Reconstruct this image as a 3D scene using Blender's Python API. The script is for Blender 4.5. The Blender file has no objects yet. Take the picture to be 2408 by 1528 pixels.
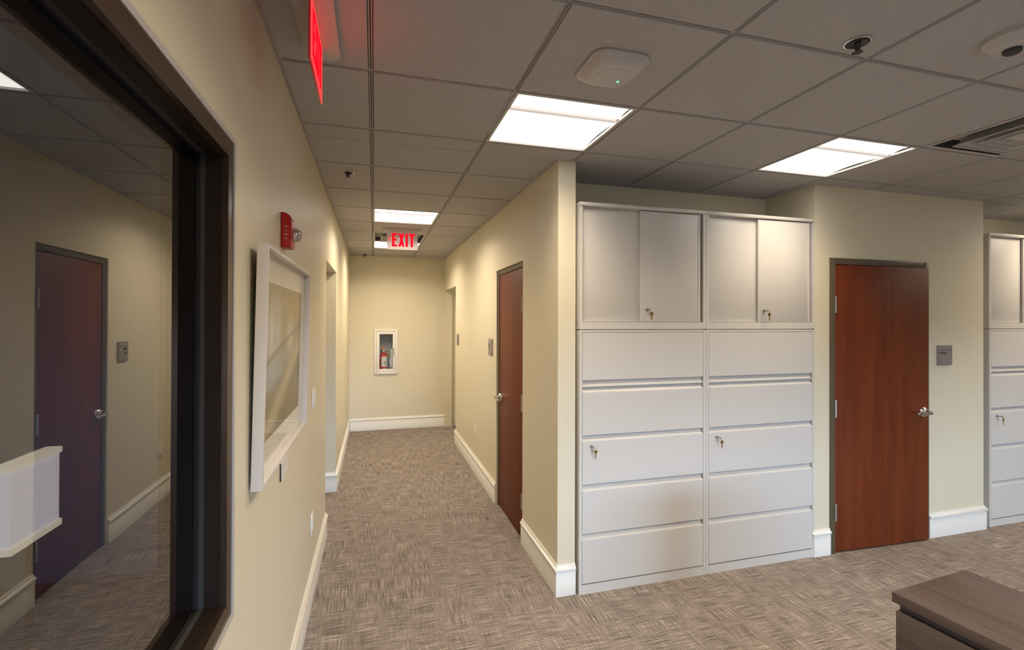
import bpy, bmesh, math, random
from mathutils import Matrix, Vector
random.seed(7)
SC = bpy.context.scene
COL = SC.collection

# ------------------------------------------------------------------ dimensions
T = 0.6096                      # ceiling grid module
GX, GY = -0.0163, 1.3891        # origin of the ceiling grid
CZ = 2.7157                     # ceiling height
XL = -0.3654                    # left wall face
XR, XR2 = 1.1065, 1.2238        # corridor right wall faces
YE = 7.758                      # end wall face
YC = 2.785                      # front of the wall end (column)
YW = 2.760                      # face of the wall with the storage door
XA, XB = 3.103, 4.880           # that wall's two corners
YA = 3.216                      # back of the cabinet alcoves
YB = -5.0                       # window wall behind the camera
XE = 9.0                        # far right wall

# ------------------------------------------------------------------ camera
f, yaw, pitch, roll, cx, cy, camh = 1122.994, 0.27214, 0.00438, 0.00305, 1192.63, 749.30, 1.7119
right = Vector((math.cos(yaw), -math.sin(yaw), 0)); fwd = Vector((math.sin(yaw), math.cos(yaw), 0)); up = Vector((0, 0, 1))
f2 = fwd*math.cos(pitch) + up*math.sin(pitch); u2 = -fwd*math.sin(pitch) + up*math.cos(pitch)
r3 = right*math.cos(roll) + u2*math.sin(roll); u3 = -right*math.sin(roll) + u2*math.cos(roll)
cam = bpy.data.cameras.new('camera'); camo = bpy.data.objects.new('camera', cam); COL.objects.link(camo)
M = Matrix.Identity(4)
for i in range(3):
    M[i][0] = r3[i]; M[i][1] = u3[i]; M[i][2] = -f2[i]
M[2][3] = camh
camo.matrix_world = M
cam.sensor_width = 36.0; cam.sensor_fit = 'HORIZONTAL'; cam.lens = f/2408*36
cam.shift_x = (1204-cx)/2408; cam.shift_y = (cy-764)/2408
cam.clip_start = 0.02
SC.camera = camo

# ------------------------------------------------------------------ light and exposure
SC.view_settings.view_transform = 'Standard'; SC.view_settings.look = 'None'
SC.view_settings.gamma = 1.0; SC.view_settings.use_curve_mapping = False
SC.view_settings.exposure = 0.5
LAMP = 8.5                       # watts of each square ceiling light
LAMP_OTHER = {(4, 1): 6.8, (0, 5): 17.0, (0, 8): 17.0, (1, -2): 24.0, (3, 9): 4.0, (-3, 5): 1.6, (9, 1): 14.0}   # some burn brighter than others
SPREAD = 118.0                   # beam angle of the troffer optics
LAMP_COL = (1.0, 0.83, 0.60)
DAY = 38.0
world = bpy.data.worlds.new('sky'); SC.world = world; world.use_nodes = True
wb = world.node_tree.nodes['Background']; wb.inputs[1].default_value = DAY
_wt = world.node_tree; _tc = _wt.nodes.new('ShaderNodeTexCoord'); _sp = _wt.nodes.new('ShaderNodeSeparateXYZ'); _cr = _wt.nodes.new('ShaderNodeValToRGB')
_mr = _wt.nodes.new('ShaderNodeMapRange'); _mr.inputs['From Min'].default_value = -1.0
_wt.links.new(_tc.outputs['Generated'], _sp.inputs[0]); _wt.links.new(_sp.outputs['Z'], _mr.inputs['Value']); _wt.links.new(_mr.outputs[0], _cr.inputs[0])
_e = _cr.color_ramp.elements                     # pale overcast sky above the horizon, dim ground below it
_e[0].position = 0.495; _e[0].color = (0.035, 0.033, 0.030, 1); _e[1].position = 0.51; _e[1].color = (0.54, 0.73, 1.0, 1)
_wt.links.new(_cr.outputs[0], wb.inputs[0])
WINDOWS_BACK = [(0.9, 3.7)]      # openings in the window wall
for a, b in WINDOWS_BACK:        # light portals in the window openings
    l = bpy.data.lights.new('window_portal', 'AREA'); l.shape = 'RECTANGLE'; l.size = b-a; l.size_y = 1.3
    l.cycles.is_portal = True
    o = bpy.data.objects.new('window_portal', l); o.location = ((a+b)/2, YB-0.10, 1.2); o.rotation_euler = (math.radians(90), 0, 0)
    COL.objects.link(o)

# ------------------------------------------------------------------ materials
def new_mat(name):
    m = bpy.data.materials.new(name); m.use_nodes = True
    nt = m.node_tree; return m, nt, nt.nodes['Principled BSDF']
def N(nt, typ, **kw):
    n = nt.nodes.new(typ)
    for k, v in kw.items():
        if k.startswith('i_'):
            n.inputs[k[2:].replace('_', ' ')].default_value = v
        else: setattr(n, k, v)
    return n
def L(nt, a, b): nt.links.new(a, b)
def math_n(nt, op, a, b=None, c=None, clamp=False):
    n = nt.nodes.new('ShaderNodeMath'); n.operation = op; n.use_clamp = clamp
    for i, v in enumerate((a, b, c)):
        if v is None: continue
        if isinstance(v, (int, float)): n.inputs[i].default_value = v
        else: nt.links.new(v, n.inputs[i])
    return n.outputs[0]
def mixc(nt, fac, a, b, mode='MIX'):
    n = nt.nodes.new('ShaderNodeMix'); n.data_type = 'RGBA'; n.blend_type = mode
    for s, v in ((n.inputs[0], fac), (n.inputs[6], a), (n.inputs[7], b)):
        if isinstance(v, (int, float)): s.default_value = v
        elif isinstance(v, tuple): s.default_value = v if len(v) == 4 else v+(1,)
        else: nt.links.new(v, s)
    return n.outputs[2]
def simple(name, col, rough=0.5, metal=0.0, spec=0.5, bump=0.0, bscale=200, vary=0.0, vscale=40, coat=0.0):
    m, nt, p = new_mat(name)
    p.inputs['Base Color'].default_value = col+(1,); p.inputs['Roughness'].default_value = rough
    p.inputs['Metallic'].default_value = metal; p.inputs['Specular IOR Level'].default_value = spec
    p.inputs['Coat Weight'].default_value = coat
    tc = N(nt, 'ShaderNodeTexCoord')
    if vary:
        n = N(nt, 'ShaderNodeTexNoise', i_Scale=vscale, i_Detail=3.0); L(nt, tc.outputs['Object'], n.inputs['Vector'])
        lo = tuple(c*(1-vary) for c in col); hi = tuple(min(1, c*(1+vary)) for c in col)
        L(nt, mixc(nt, n.outputs['Fac'], lo, hi), p.inputs['Base Color'])
    if bump:
        n = N(nt, 'ShaderNodeTexNoise', i_Scale=bscale, i_Detail=2.0); L(nt, tc.outputs['Object'], n.inputs['Vector'])
        b = N(nt, 'ShaderNodeBump', i_Strength=bump, i_Distance=0.002); L(nt, n.outputs['Fac'], b.inputs['Height'])
        L(nt, b.outputs['Normal'], p.inputs['Normal'])
    return m
def emit(name, col, strength):
    m, nt, p = new_mat(name)
    p.inputs['Base Color'].default_value = col+(1,)
    p.inputs['Emission Color'].default_value = col+(1,); p.inputs['Emission Strength'].default_value = strength
    return m
def glassy(name, tint, rough=0.0, base=0.04, graze=1.0):
    """thin clear pane: transparent seen through, mirror-like at grazing angles (works from both sides)"""
    m, nt, p = new_mat(name); nt.nodes.remove(p)
    out = nt.nodes['Material Output']
    g = N(nt, 'ShaderNodeNewGeometry'); d = N(nt, 'ShaderNodeVectorMath', operation='DOT_PRODUCT')
    L(nt, g.outputs['Normal'], d.inputs[0]); L(nt, g.outputs['Incoming'], d.inputs[1])
    c = math_n(nt, 'ABSOLUTE', d.outputs['Value']); k = math_n(nt, 'POWER', math_n(nt, 'SUBTRACT', 1.0, c, clamp=True), 5.0)
    fr = math_n(nt, 'MULTIPLY_ADD', k, (1-base)*graze, base, clamp=True)
    tr = N(nt, 'ShaderNodeBsdfTransparent'); tr.inputs[0].default_value = tint+(1,)
    gl = N(nt, 'ShaderNodeBsdfGlossy'); gl.inputs['Roughness'].default_value = rough; gl.inputs[0].default_value = (1, 1, 1, 1)
    mx = N(nt, 'ShaderNodeMixShader'); L(nt, fr, mx.inputs[0]); L(nt, tr.outputs[0], mx.inputs[1]); L(nt, gl.outputs[0], mx.inputs[2])
    L(nt, mx.outputs[0], out.inputs['Surface'])
    return m

def carpet_mat():
    m, nt, p = new_mat('carpet')
    tc = N(nt, 'ShaderNodeTexCoord'); pos = tc.outputs['Object']
    def streak(sx, sy, off):
        mp = N(nt, 'ShaderNodeMapping'); mp.inputs['Scale'].default_value = (sx, sy, 1); mp.inputs['Location'].default_value = (off, off*1.7, 0)
        L(nt, pos, mp.inputs['Vector']); n = N(nt, 'ShaderNodeTexNoise', i_Scale=1.0, i_Detail=2.0, i_Roughness=0.6); n.noise_dimensions = '2D'
        L(nt, mp.outputs[0], n.inputs['Vector']); return n.outputs['Fac']
    sy_ = streak(210, 6.0, 3.1); sx_ = streak(6.0, 210, 8.7)
    fine_y = streak(430, 110, 1.3); fine_x = streak(110, 430, 5.9)
    # woven blocks: each cell picks its own streak direction
    def cell(sx, sy, off):
        mp = N(nt, 'ShaderNodeMapping'); mp.inputs['Scale'].default_value = (sx, sy, 1); mp.inputs['Location'].default_value = (off, off*0.37, 0)
        L(nt, pos, mp.inputs['Vector'])
        fl = N(nt, 'ShaderNodeVectorMath', operation='FLOOR'); L(nt, mp.outputs[0], fl.inputs[0])
        w = N(nt, 'ShaderNodeTexWhiteNoise'); w.noise_dimensions = '2D'; L(nt, fl.outputs[0], w.inputs['Vector']); return w.outputs['Value']
    sel = math_n(nt, 'GREATER_THAN', math_n(nt, 'ADD', cell(5.2, 3.3, 0.2), cell(1/T*2, 1/T*2, 0.63)), 1.0)
    big = N(nt, 'ShaderNodeMix'); L(nt, sel, big.inputs[0]); L(nt, sx_, big.inputs[2]); L(nt, sy_, big.inputs[3])
    fin = N(nt, 'ShaderNodeMix'); L(nt, sel, fin.inputs[0]); L(nt, fine_x, fin.inputs[2]); L(nt, fine_y, fin.inputs[3])
    other = math_n(nt, 'ADD', sx_, sy_)
    h = math_n(nt, 'ADD', math_n(nt, 'MULTIPLY', big.outputs[0], 0.45), math_n(nt, 'MULTIPLY', fin.outputs[0], 0.55))
    h = math_n(nt, 'ADD', h, math_n(nt, 'MULTIPLY', other, 0.35))
    pat = N(nt, 'ShaderNodeTexNoise', i_Scale=9.0, i_Detail=2.0); L(nt, pos, pat.inputs['Vector'])
    h = math_n(nt, 'ADD', h, math_n(nt, 'MULTIPLY', pat.outputs['Fac'], 0.16))
    cr = N(nt, 'ShaderNodeValToRGB'); L(nt, h, cr.inputs[0])
    # the sum averages ~0.92
    e = cr.color_ramp.elements
    mr = N(nt, 'ShaderNodeMapRange'); mr.inputs['From Min'].default_value = 0.68; mr.inputs['From Max'].default_value = 1.16
    L(nt, h, mr.inputs['Value']); L(nt, mr.outputs[0], cr.inputs[0])
    e[0].position = 0.0; e[0].color = (0.085, 0.070, 0.064, 1)
    e[1].position = 1.0; e[1].color = (0.50, 0.43, 0.385, 1)
    x = e.new(0.38); x.color = (0.20, 0.168, 0.150, 1)
    x = e.new(0.62); x.color = (0.275, 0.233, 0.208, 1)
    L(nt, cr.outputs[0], p.inputs['Base Color'])
    p.inputs['Roughness'].default_value = 1.0; p.inputs['Specular IOR Level'].default_value = 0.1
    b = N(nt, 'ShaderNodeBump', i_Strength=0.5, i_Distance=0.004); L(nt, h, b.inputs['Height']); L(nt, b.outputs[0], p.inputs['Normal'])
    return m
def wood_mat(name, cols, rough, scale=(14, 14, 1.1), coat=0.3):
    m, nt, p = new_mat(name)
    tc = N(nt, 'ShaderNodeTexCoord')
    mp = N(nt, 'ShaderNodeMapping'); mp.inputs['Scale'].default_value = scale; L(nt, tc.outputs['Object'], mp.inputs['Vector'])
    n1 = N(nt, 'ShaderNodeTexNoise', i_Scale=1.0, i_Detail=4.0, i_Distortion=0.6); L(nt, mp.outputs[0], n1.inputs['Vector'])
    mp2 = N(nt, 'ShaderNodeMapping'); mp2.inputs['Scale'].default_value = tuple(s*9 for s in scale); L(nt, tc.outputs['Object'], mp2.inputs['Vector'])
    n2 = N(nt, 'ShaderNodeTexNoise', i_Scale=1.0, i_Detail=3.0); L(nt, mp2.outputs[0], n2.inputs['Vector'])
    v = math_n(nt, 'ADD', math_n(nt, 'MULTIPLY', n1.outputs['Fac'], 0.7), math_n(nt, 'MULTIPLY', n2.outputs['Fac'], 0.3))
    cr = N(nt, 'ShaderNodeValToRGB'); L(nt, v, cr.inputs[0]); e = cr.color_ramp.elements
    e[0].position = 0.32; e[0].color = cols[0]+(1,); e[1].position = 0.68; e[1].color = cols[1]+(1,)
    L(nt, cr.outputs[0], p.inputs['Base Color']); p.inputs['Roughness'].default_value = rough; p.inputs['Specular IOR Level'].default_value = 0.3
    p.inputs['Coat Weight'].default_value = coat; p.inputs['Coat Roughness'].default_value = 0.25
    return m
def art_mat():
    m, nt, p = new_mat('landscape_print')
    tc = N(nt, 'ShaderNodeTexCoord'); sp = N(nt, 'ShaderNodeSeparateXYZ'); L(nt, tc.outputs['Generated'], sp.inputs[0])
    u, v = sp.outputs['Y'], sp.outputs['Z']
    def noise(su, sv, det=4, dist=0.5):
        cb = N(nt, 'ShaderNodeCombineXYZ'); L(nt, math_n(nt, 'MULTIPLY', u, su), cb.inputs[0]); L(nt, math_n(nt, 'MULTIPLY', v, sv), cb.inputs[1])
        n = N(nt, 'ShaderNodeTexNoise', i_Scale=1.0, i_Detail=float(det), i_Distortion=dist); L(nt, cb.outputs[0], n.inputs['Vector']); return n.outputs['Fac']
    def bandf(x, c, w):      # smooth bump around c
        d = math_n(nt, 'DIVIDE', math_n(nt, 'SUBTRACT', x, c), w)
        return math_n(nt, 'POWER', 2.718, math_n(nt, 'MULTIPLY', math_n(nt, 'MULTIPLY', d, d), -1.0))
    cr = N(nt, 'ShaderNodeValToRGB'); e = cr.color_ramp.elements
    L(nt, math_n(nt, 'ADD', v, math_n(nt, 'MULTIPLY', math_n(nt, 'SUBTRACT', noise(5, 4), 0.5), 0.25)), cr.inputs[0])
    e[0].position = 0.0; e[0].color = (0.09, 0.06, 0.02, 1); e[1].position = 1.0; e[1].color = (0.33, 0.25, 0.12, 1)
    for ps, c in ((0.25, (0.19, 0.14, 0.05)), (0.42, (0.12, 0.11, 0.05)), (0.55, (0.26, 0.21, 0.09)), (0.8, (0.36, 0.27, 0.12))):
        x = e.new(ps); x.color = c+(1,)
    col = cr.outputs[0]
    # pale misty trunks and their light
    tree = math_n(nt, 'MULTIPLY', math_n(nt, 'MULTIPLY', bandf(u, 0.24, 0.16), bandf(v, 0.62, 0.20)), math_n(nt, 'MULTIPLY', noise(16, 2.0, 3), 1.7), clamp=True)
    col = mixc(nt, tree, col, (0.62, 0.64, 0.66))
    tree2 = math_n(nt, 'MULTIPLY', math_n(nt, 'MULTIPLY', bandf(u, 0.62, 0.08), bandf(v, 0.60, 0.10)), 0.8, clamp=True)
    col = mixc(nt, tree2, col, (0.60, 0.60, 0.58))
    # blue water below them
    wv = math_n(nt, 'ADD', v, math_n(nt, 'MULTIPLY', u, -0.18))
    water = math_n(nt, 'MULTIPLY', math_n(nt, 'MULTIPLY', bandf(wv, 0.38, 0.06), bandf(u, 0.2, 0.40)), math_n(nt, 'MULTIPLY', noise(4, 22, 3), 1.7), clamp=True)
    col = mixc(nt, water, col, (0.40, 0.44, 0.50))
    bank = math_n(nt, 'MULTIPLY', bandf(math_n(nt, 'ADD', v, math_n(nt, 'MULTIPLY', u, -0.25)), 0.45, 0.018), 0.7, clamp=True)
    col = mixc(nt, bank, col, (0.17, 0.15, 0.12))
    # sandy diagonal track
    tr = math_n(nt, 'MULTIPLY', bandf(math_n(nt, 'ADD', v, math_n(nt, 'MULTIPLY', u, -0.55)), 0.06, 0.07), 0.75, clamp=True)
    col = mixc(nt, tr, col, (0.55, 0.45, 0.30))
    L(nt, col, p.inputs['Base Color']); p.inputs['Roughness'].default_value = 0.8
    return m

MAT = {}
MAT['wall'] = simple('wall_paint', (0.72, 0.66, 0.51), 0.42, spec=0.45, bump=0.12, bscale=420)
MAT['tile'] = simple('ceiling_tile', (0.44, 0.425, 0.425), 0.95, spec=0.15, bump=0.3, bscale=600, vary=0.05, vscale=500)
MAT['grid'] = simple('ceiling_grid_metal', (0.36, 0.33, 0.315), 0.6)
MAT['slot'] = simple('slot_dark', (0.03, 0.028, 0.027), 0.9)
MAT['trim'] = simple('trim_paint', (0.78, 0.765, 0.725), 0.35, spec=0.5)
MAT['rubber'] = simple('rubber_base', (0.55, 0.50, 0.46), 0.6)
MAT['carpet'] = carpet_mat()
MAT['cherry'] = wood_mat('cherry_veneer', ((0.110, 0.019, 0.003), (0.185, 0.036, 0.006)), 0.5, coat=0.0)
MAT['taupe'] = simple('taupe_steel_paint', (0.105, 0.080, 0.050), 0.4)
MAT['chrome'] = simple('satin_chrome', (0.62, 0.61, 0.60), 0.22, metal=1.0)
MAT['steel'] = simple('brushed_steel', (0.50, 0.49, 0.47), 0.38, metal=1.0)
MAT['gunmetal'] = simple('dark_sprinkler_metal', (0.10, 0.09, 0.10), 0.4, metal=0.8)
MAT['brass'] = simple('brass', (0.50, 0.33, 0.07), 0.30, metal=1.0)
MAT['cab'] = simple('cabinet_enamel', (0.63, 0.605, 0.575), 0.38, spec=0.5, bump=0.08, bscale=900)
MAT['bronze'] = simple('bronze_anodised', (0.018, 0.012, 0.009), 0.5, spec=0.10)
MAT['bronze2'] = simple('bronze_cover', (0.085, 0.055, 0.040), 0.30, metal=0.7)
MAT['alu'] = simple('aluminium_bead', (0.62, 0.60, 0.60), 0.35, metal=0.35)
MAT['white'] = simple('white_plastic', (0.82, 0.80, 0.76), 0.35)
MAT['whiteframe'] = simple('white_lacquer', (0.66, 0.625, 0.60), 0.35)
MAT['matboard'] = simple('mat_board', (0.78, 0.73, 0.63), 0.9)
MAT['art'] = art_mat()
MAT['glass'] = glassy('tinted_window_glass', (0.45, 0.45, 0.47), base=0.19)
MAT['artglass'] = glassy('low_reflection_picture_glass', (0.97, 0.97, 0.97), base=0.015, graze=0.33)
MAT['shadeglass'] = glassy('dark_tinted_glass', (0.55, 0.62, 0.70))
MAT['clear'] = glassy('clear_glass', (0.95, 0.96, 0.96))
MAT['strobe'] = glassy('strobe_plastic', (0.72, 0.72, 0.74), base=0.16)
MAT['plate'] = simple('sign_plate', (0.30, 0.262, 0.25), 0.45, metal=0.3)
MAT['ink'] = simple('dark_ink', (0.025, 0.020, 0.018), 0.7)
MAT['red'] = simple('red_enamel', (0.50, 0.012, 0.010), 0.30)
MAT['black'] = simple('black_plastic', (0.015, 0.014, 0.014), 0.45)
MAT['orange'] = simple('orange_tag', (0.75, 0.20, 0.08), 0.6)
MAT['paper'] = simple('white_label', (0.75, 0.73, 0.72), 0.6)
MAT['bag'] = simple('plastic_bag', (0.72, 0.74, 0.76), 0.35)
MAT['greybox'] = simple('cabinet_tub', (0.30, 0.31, 0.33), 0.5)
MAT['vent'] = simple('vent_enamel', (0.46, 0.44, 0.42), 0.5)
MAT['ventdark'] = simple('vent_dark', (0.045, 0.045, 0.05), 0.7)
MAT['espresso'] = wood_mat('espresso_laminate', ((0.065, 0.047, 0.045), (0.11, 0.083, 0.077)), 0.36, scale=(30, 1.2, 30), coat=0.0)
MAT['lens'] = emit('lamp_lens', (1.0, 0.965, 0.91), 2.2)
MAT['ridge'] = emit('lamp_ridge', (0.62, 0.57, 0.54), 0.5)
MAT['device'] = simple('ceiling_device_plastic', (0.50, 0.48, 0.47), 0.35)
MAT['exitred'] = emit('exit_red', (1.0, 0.004, 0.012), 0.95)
_p = MAT['exitred'].node_tree.nodes['Principled BSDF']; _p.inputs['Base Color'].default_value = (0.35, 0.0, 0.005, 1); _p.inputs['Specular IOR Level'].default_value = 0.0
MAT['led'] = emit('led_green', (0.10, 1.0, 0.35), 3.0)
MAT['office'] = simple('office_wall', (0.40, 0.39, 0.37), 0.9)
MAT['shade'] = simple('lampshade_fabric', (0.75, 0.72, 0.70), 0.9)
_p = MAT['shade'].node_tree.nodes['Principled BSDF']; _p.inputs['Emission Color'].default_value = (1, 0.94, 0.90, 1); _p.inputs['Emission Strength'].default_value = 1.3  # emission added so the white panel looks lit
MAT['shadetrim'] = simple('lampshade_trim', (0.75, 0.70, 0.55), 0.8)
_p = MAT['shadetrim'].node_tree.nodes['Principled BSDF']; _p.inputs['Emission Color'].default_value = (1, 0.88, 0.62, 1); _p.inputs['Emission Strength'].default_value = 1.5  # emission added so the panel rails look lit
def exit_panel_mat(name, tint, em, strength, opac):
    m, nt, p = new_mat(name); out = nt.nodes['Material Output']
    p.inputs['Base Color'].default_value = tint+(1,); p.inputs['Roughness'].default_value = 0.12
    p.inputs['Emission Color'].default_value = em+(1,); p.inputs['Emission Strength'].default_value = strength
    tr = N(nt, 'ShaderNodeBsdfTransparent'); mx = N(nt, 'ShaderNodeMixShader'); mx.inputs[0].default_value = opac
    L(nt, tr.outputs[0], mx.inputs[1]); L(nt, p.outputs[0], mx.inputs[2]); L(nt, mx.outputs[0], out.inputs['Surface'])
    return m
MAT['panel'] = exit_panel_mat('exit_panel_frosted', (0.62, 0.58, 0.60), (1, 0.3, 0.3), 0.03, 0.85)
MAT['panelred'] = exit_panel_mat('exit_panel_red', (0.75, 0.05, 0.05), (1.0, 0.02, 0.03), 0.02, 0.97)
MAT['facered'] = exit_panel_mat('exit_face_red', (0.7, 0.05, 0.05), (1.0, 0.02, 0.03), 1.0, 0.75)

# ------------------------------------------------------------------ mesh helpers
class MB:
    """collects shapes into one bmesh"""
    def __init__(s): s.bm = bmesh.new()
    def box(s, x0, x1, y0, y1, z0, z1, bev=0.0, seg=2, mat=None):
        r = bmesh.ops.create_cube(s.bm, size=1.0); vs = r['verts']
        for v in vs:
            v.co = Vector((x0 + (v.co.x+.5)*(x1-x0), y0 + (v.co.y+.5)*(y1-y0), z0 + (v.co.z+.5)*(z1-z0)))
        if bev > 0:
            es = list({e for v in vs for e in v.link_edges})
            vs = list({v for fc in bmesh.ops.bevel(s.bm, geom=es, offset=bev, segments=seg, profile=0.5, affect='EDGES')['faces'] for v in fc.verts} | {v for v in vs if v.is_valid})
        if mat is not None: bmesh.ops.transform(s.bm, matrix=mat, verts=[v for v in vs if v.is_valid])
        return s
    def prism(s, pts, axis, a, b, bev=0.0):
        """extrude 2D polygon pts along axis from a to b (pts in the two other axes, in xyz order)"""
        def mk(p, t):
            c = list(p); c.insert(axis, t); return Vector(c)
        v0 = [s.bm.verts.new(mk(p, a)) for p in pts]; v1 = [s.bm.verts.new(mk(p, b)) for p in pts]
        n = len(pts); fs = [s.bm.faces.new(v0[::-1]), s.bm.faces.new(v1)]
        for i in range(n): fs.append(s.bm.faces.new((v0[i], v0[(i+1) % n], v1[(i+1) % n], v1[i])))
        if bev > 0:
            es = list({e for fc in fs[:2] for e in fc.edges}); bmesh.ops.bevel(s.bm, geom=es, offset=bev, segments=2, profile=0.5, affect='EDGES')
        return s
    def lathe(s, prof, centre=(0, 0, 0), axis='Z', n=28, cap=True):
        """prof: list of (radius, height)"""
        rings = []
        for r, h in prof:
            ring = []
            for i in range(n):
                a = 2*math.pi*i/n; c, d = r*math.cos(a), r*math.sin(a)
                p = {'Z': (c, d, h), 'X': (h, c, d), 'Y': (d, h, c)}[axis]
                ring.append(s.bm.verts.new(Vector(p)+Vector(centre)))
            rings.append(ring)
        for a, b in zip(rings, rings[1:]):
            for i in range(n): s.bm.faces.new((a[i], a[(i+1) % n], b[(i+1) % n], b[i]))
        if cap:
            s.bm.faces.new(rings[0][::-1]); s.bm.faces.new(rings[-1])
        return s
    def tube(s, path, r, n=10, close=False):
        """round bar along a path; r a number or one radius per point"""
        P = [Vector(p) for p in path]; rings = []; m = len(P)
        for i, p in enumerate(P):
            if close: t = (P[(i+1) % m]-P[i-1]).normalized()
            else: t = (P[min(i+1, m-1)]-P[max(i-1, 0)]).normalized()
            q = Vector((0, 0, 1)) if abs(t.z) < 0.9 else Vector((1, 0, 0))
            u = t.cross(q).normalized(); w = t.cross(u).normalized(); rr = r if isinstance(r, (int, float)) else r[i]
            rings.append([s.bm.verts.new(p + u*rr*math.cos(2*math.pi*k/n) + w*rr*math.sin(2*math.pi*k/n)) for k in range(n)])
        rng = range(m) if close else range(m-1)
        for i in rng:
            a, b = rings[i], rings[(i+1) % m]
            for k in range(n): s.bm.faces.new((a[k], a[(k+1) % n], b[(k+1) % n], b[k]))
        if not close:
            s.bm.faces.new(rings[0][::-1]); s.bm.faces.new(rings[-1])
        return s
    def loft(s, loops, cap=True):
        rings = [[s.bm.verts.new(Vector(p)) for p in lp] for lp in loops]; n = len(rings[0])
        for a, b in zip(rings, rings[1:]):
            for i in range(n): s.bm.faces.new((a[i], a[(i+1) % n], b[(i+1) % n], b[i]))
        if cap: s.bm.faces.new(rings[0][::-1]); s.bm.faces.new(rings[-1])
        return s
    def build(s, name, mat, parent=None, smooth=35, loc=None):
        bmesh.ops.recalc_face_normals(s.bm, faces=s.bm.faces)
        me = bpy.data.meshes.new(name); s.bm.to_mesh(me); s.bm.free()
        if isinstance(mat, str): mat = MAT[mat]
        me.materials.append(mat)
        me.polygons.foreach_set('use_smooth', [True]*len(me.polygons)); me.set_sharp_from_angle(angle=math.radians(smooth))
        o = bpy.data.objects.new(name, me); COL.objects.link(o)
        if parent is not None: o.parent = parent
        if loc is not None: o.location = loc
        return o
def tag(o, label=None, cat=None, group=None, kind=None):
    if label: o['label'] = label
    if cat: o['category'] = cat
    if group: o['group'] = group
    if kind: o['kind'] = kind
    return o
def thing(name, loc, label, cat, group=None, rz=0.0):
    o = bpy.data.objects.new(name, None); COL.objects.link(o); o.location = loc; o.rotation_euler = (0, 0, rz); o.empty_display_size = 0.05
    return tag(o, label, cat, group)
def struct(o, label, cat): return tag(o, label, cat, kind='structure')
def dup(root, loc, label, group=None, rz=None):
    r = root.copy(); COL.objects.link(r); r.location = loc; r['label'] = label
    if group: r['group'] = group
    if rz is not None: r.rotation_euler = (0, 0, rz)
    for ch in list(root.children):
        c = ch.copy(); COL.objects.link(c); c.parent = r
        for g in list(ch.children):
            d = g.copy(); COL.objects.link(d); d.parent = c
    return r
def rrect(w, d, r, n=6):
    """rounded rectangle outline centred on 0"""
    pts = []
    for cxs, cys, a0 in ((1, 1, 0), (-1, 1, 90), (-1, -1, 180), (1, -1, 270)):
        for i in range(n+1):
            a = math.radians(a0+90*i/n); pts.append((cxs*(w/2-r)+r*math.cos(a), cys*(d/2-r)+r*math.sin(a)))
    return pts
def text_bm(mb, s, size, mat4, depth=0.0006, bold=0.0):
    """flat lettering as geometry, laid in the xy plane then moved by mat4"""
    cu = bpy.data.curves.new('t', 'FONT'); cu.body = s; cu.size = size; cu.extrude = depth; cu.offset = bold; cu.resolution_u = 3
    cu.align_x = 'CENTER'; cu.align_y = 'CENTER'
    o = bpy.data.objects.new('t', cu); COL.objects.link(o)
    dg = bpy.context.evaluated_depsgraph_get(); me = bpy.data.meshes.new_from_object(o.evaluated_get(dg))
    me.transform(mat4); mb.bm.from_mesh(me); bpy.data.objects.remove(o); bpy.data.curves.remove(cu); bpy.data.meshes.remove(me)
    return mb
def wall_boxes(mb, axis, a, b, u0, u1, z0, z1, holes=()):
    """a wall slab between a..b on `axis` (0 or 1), running u0..u1 on the other, with rectangular holes"""
    us = sorted({u0, u1} | {h for q in holes for h in q[:2]}); zs = sorted({z0, z1} | {h for q in holes for h in q[2:]})
    for i in range(len(us)-1):
        for j in range(len(zs)-1):
            um, zm = (us[i]+us[i+1])/2, (zs[j]+zs[j+1])/2
            if any(h[0] < um < h[1] and h[2] < zm < h[3] for h in holes): continue
            if axis == 0: mb.box(a, b, us[i], us[i+1], zs[j], zs[j+1])
            else: mb.box(us[i], us[i+1], a, b, zs[j], zs[j+1])
    return mb

# ------------------------------------------------------------------ room shell
WT = CZ+0.02
struct(MB().box(-4.2, XE+0.3, YB-0.2, 8.2, -0.12, 0.0).build('floor', 'carpet'), 'brown grey carpet tiles with woven streaks', 'floor')

# window opening in the left wall
WY0, WY1, WZ0, WZ1 = -1.30, 1.440, 0.915, 2.197
LO0, LO1, OZ = 4.030, 5.075, 2.192            # left doorway opening
RO0, RO1 = 6.655, 7.700                       # right doorway opening near the end
mb = wall_boxes(MB(), 0, -0.515, XL, YB, YE+0.15, 0, WT, [(WY0, WY1, WZ0, WZ1), (LO0, LO1, 0, OZ)])
struct(mb.build('wall_left', 'wall'), 'long cream wall on the left with the dark window', 'wall')
D1 = (3.512, 4.338, 2.182)                    # corridor door frame outer: y0,y1,top
mb = wall_boxes(MB(), 0, XR, XR2, YC, YE, 0, WT, [(D1[0]+.004, D1[1]-.004, 0, D1[2]-.004), (RO0, RO1, 0, 2.198)])
struct(mb.build('wall_right', 'wall'), 'cream corridor wall on the right ending in a narrow column face', 'wall')
FC = (0.006, 0.363, 0.872, 1.574)             # extinguisher cabinet outer: x0,x1,z0,z1
mb = wall_boxes(MB(), 1, YE, YE+0.15, -4.2, XE+0.3, 0, WT, [(FC[0]+.03, FC[1]-.03, FC[2]+.03, FC[3]-.03)])
struct(mb.build('wall_end', 'wall'), 'cream wall closing the far end of the corridor', 'wall')
D2 = (3.242, 4.243, 2.186)                    # storage door frame outer: x0,x1,top
mb = wall_boxes(MB(), 1, YW, YW+0.12, XA, XB, 0, WT, [(D2[0]+.004, D2[1]-.004, 0, D2[2]-.004)])
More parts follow.
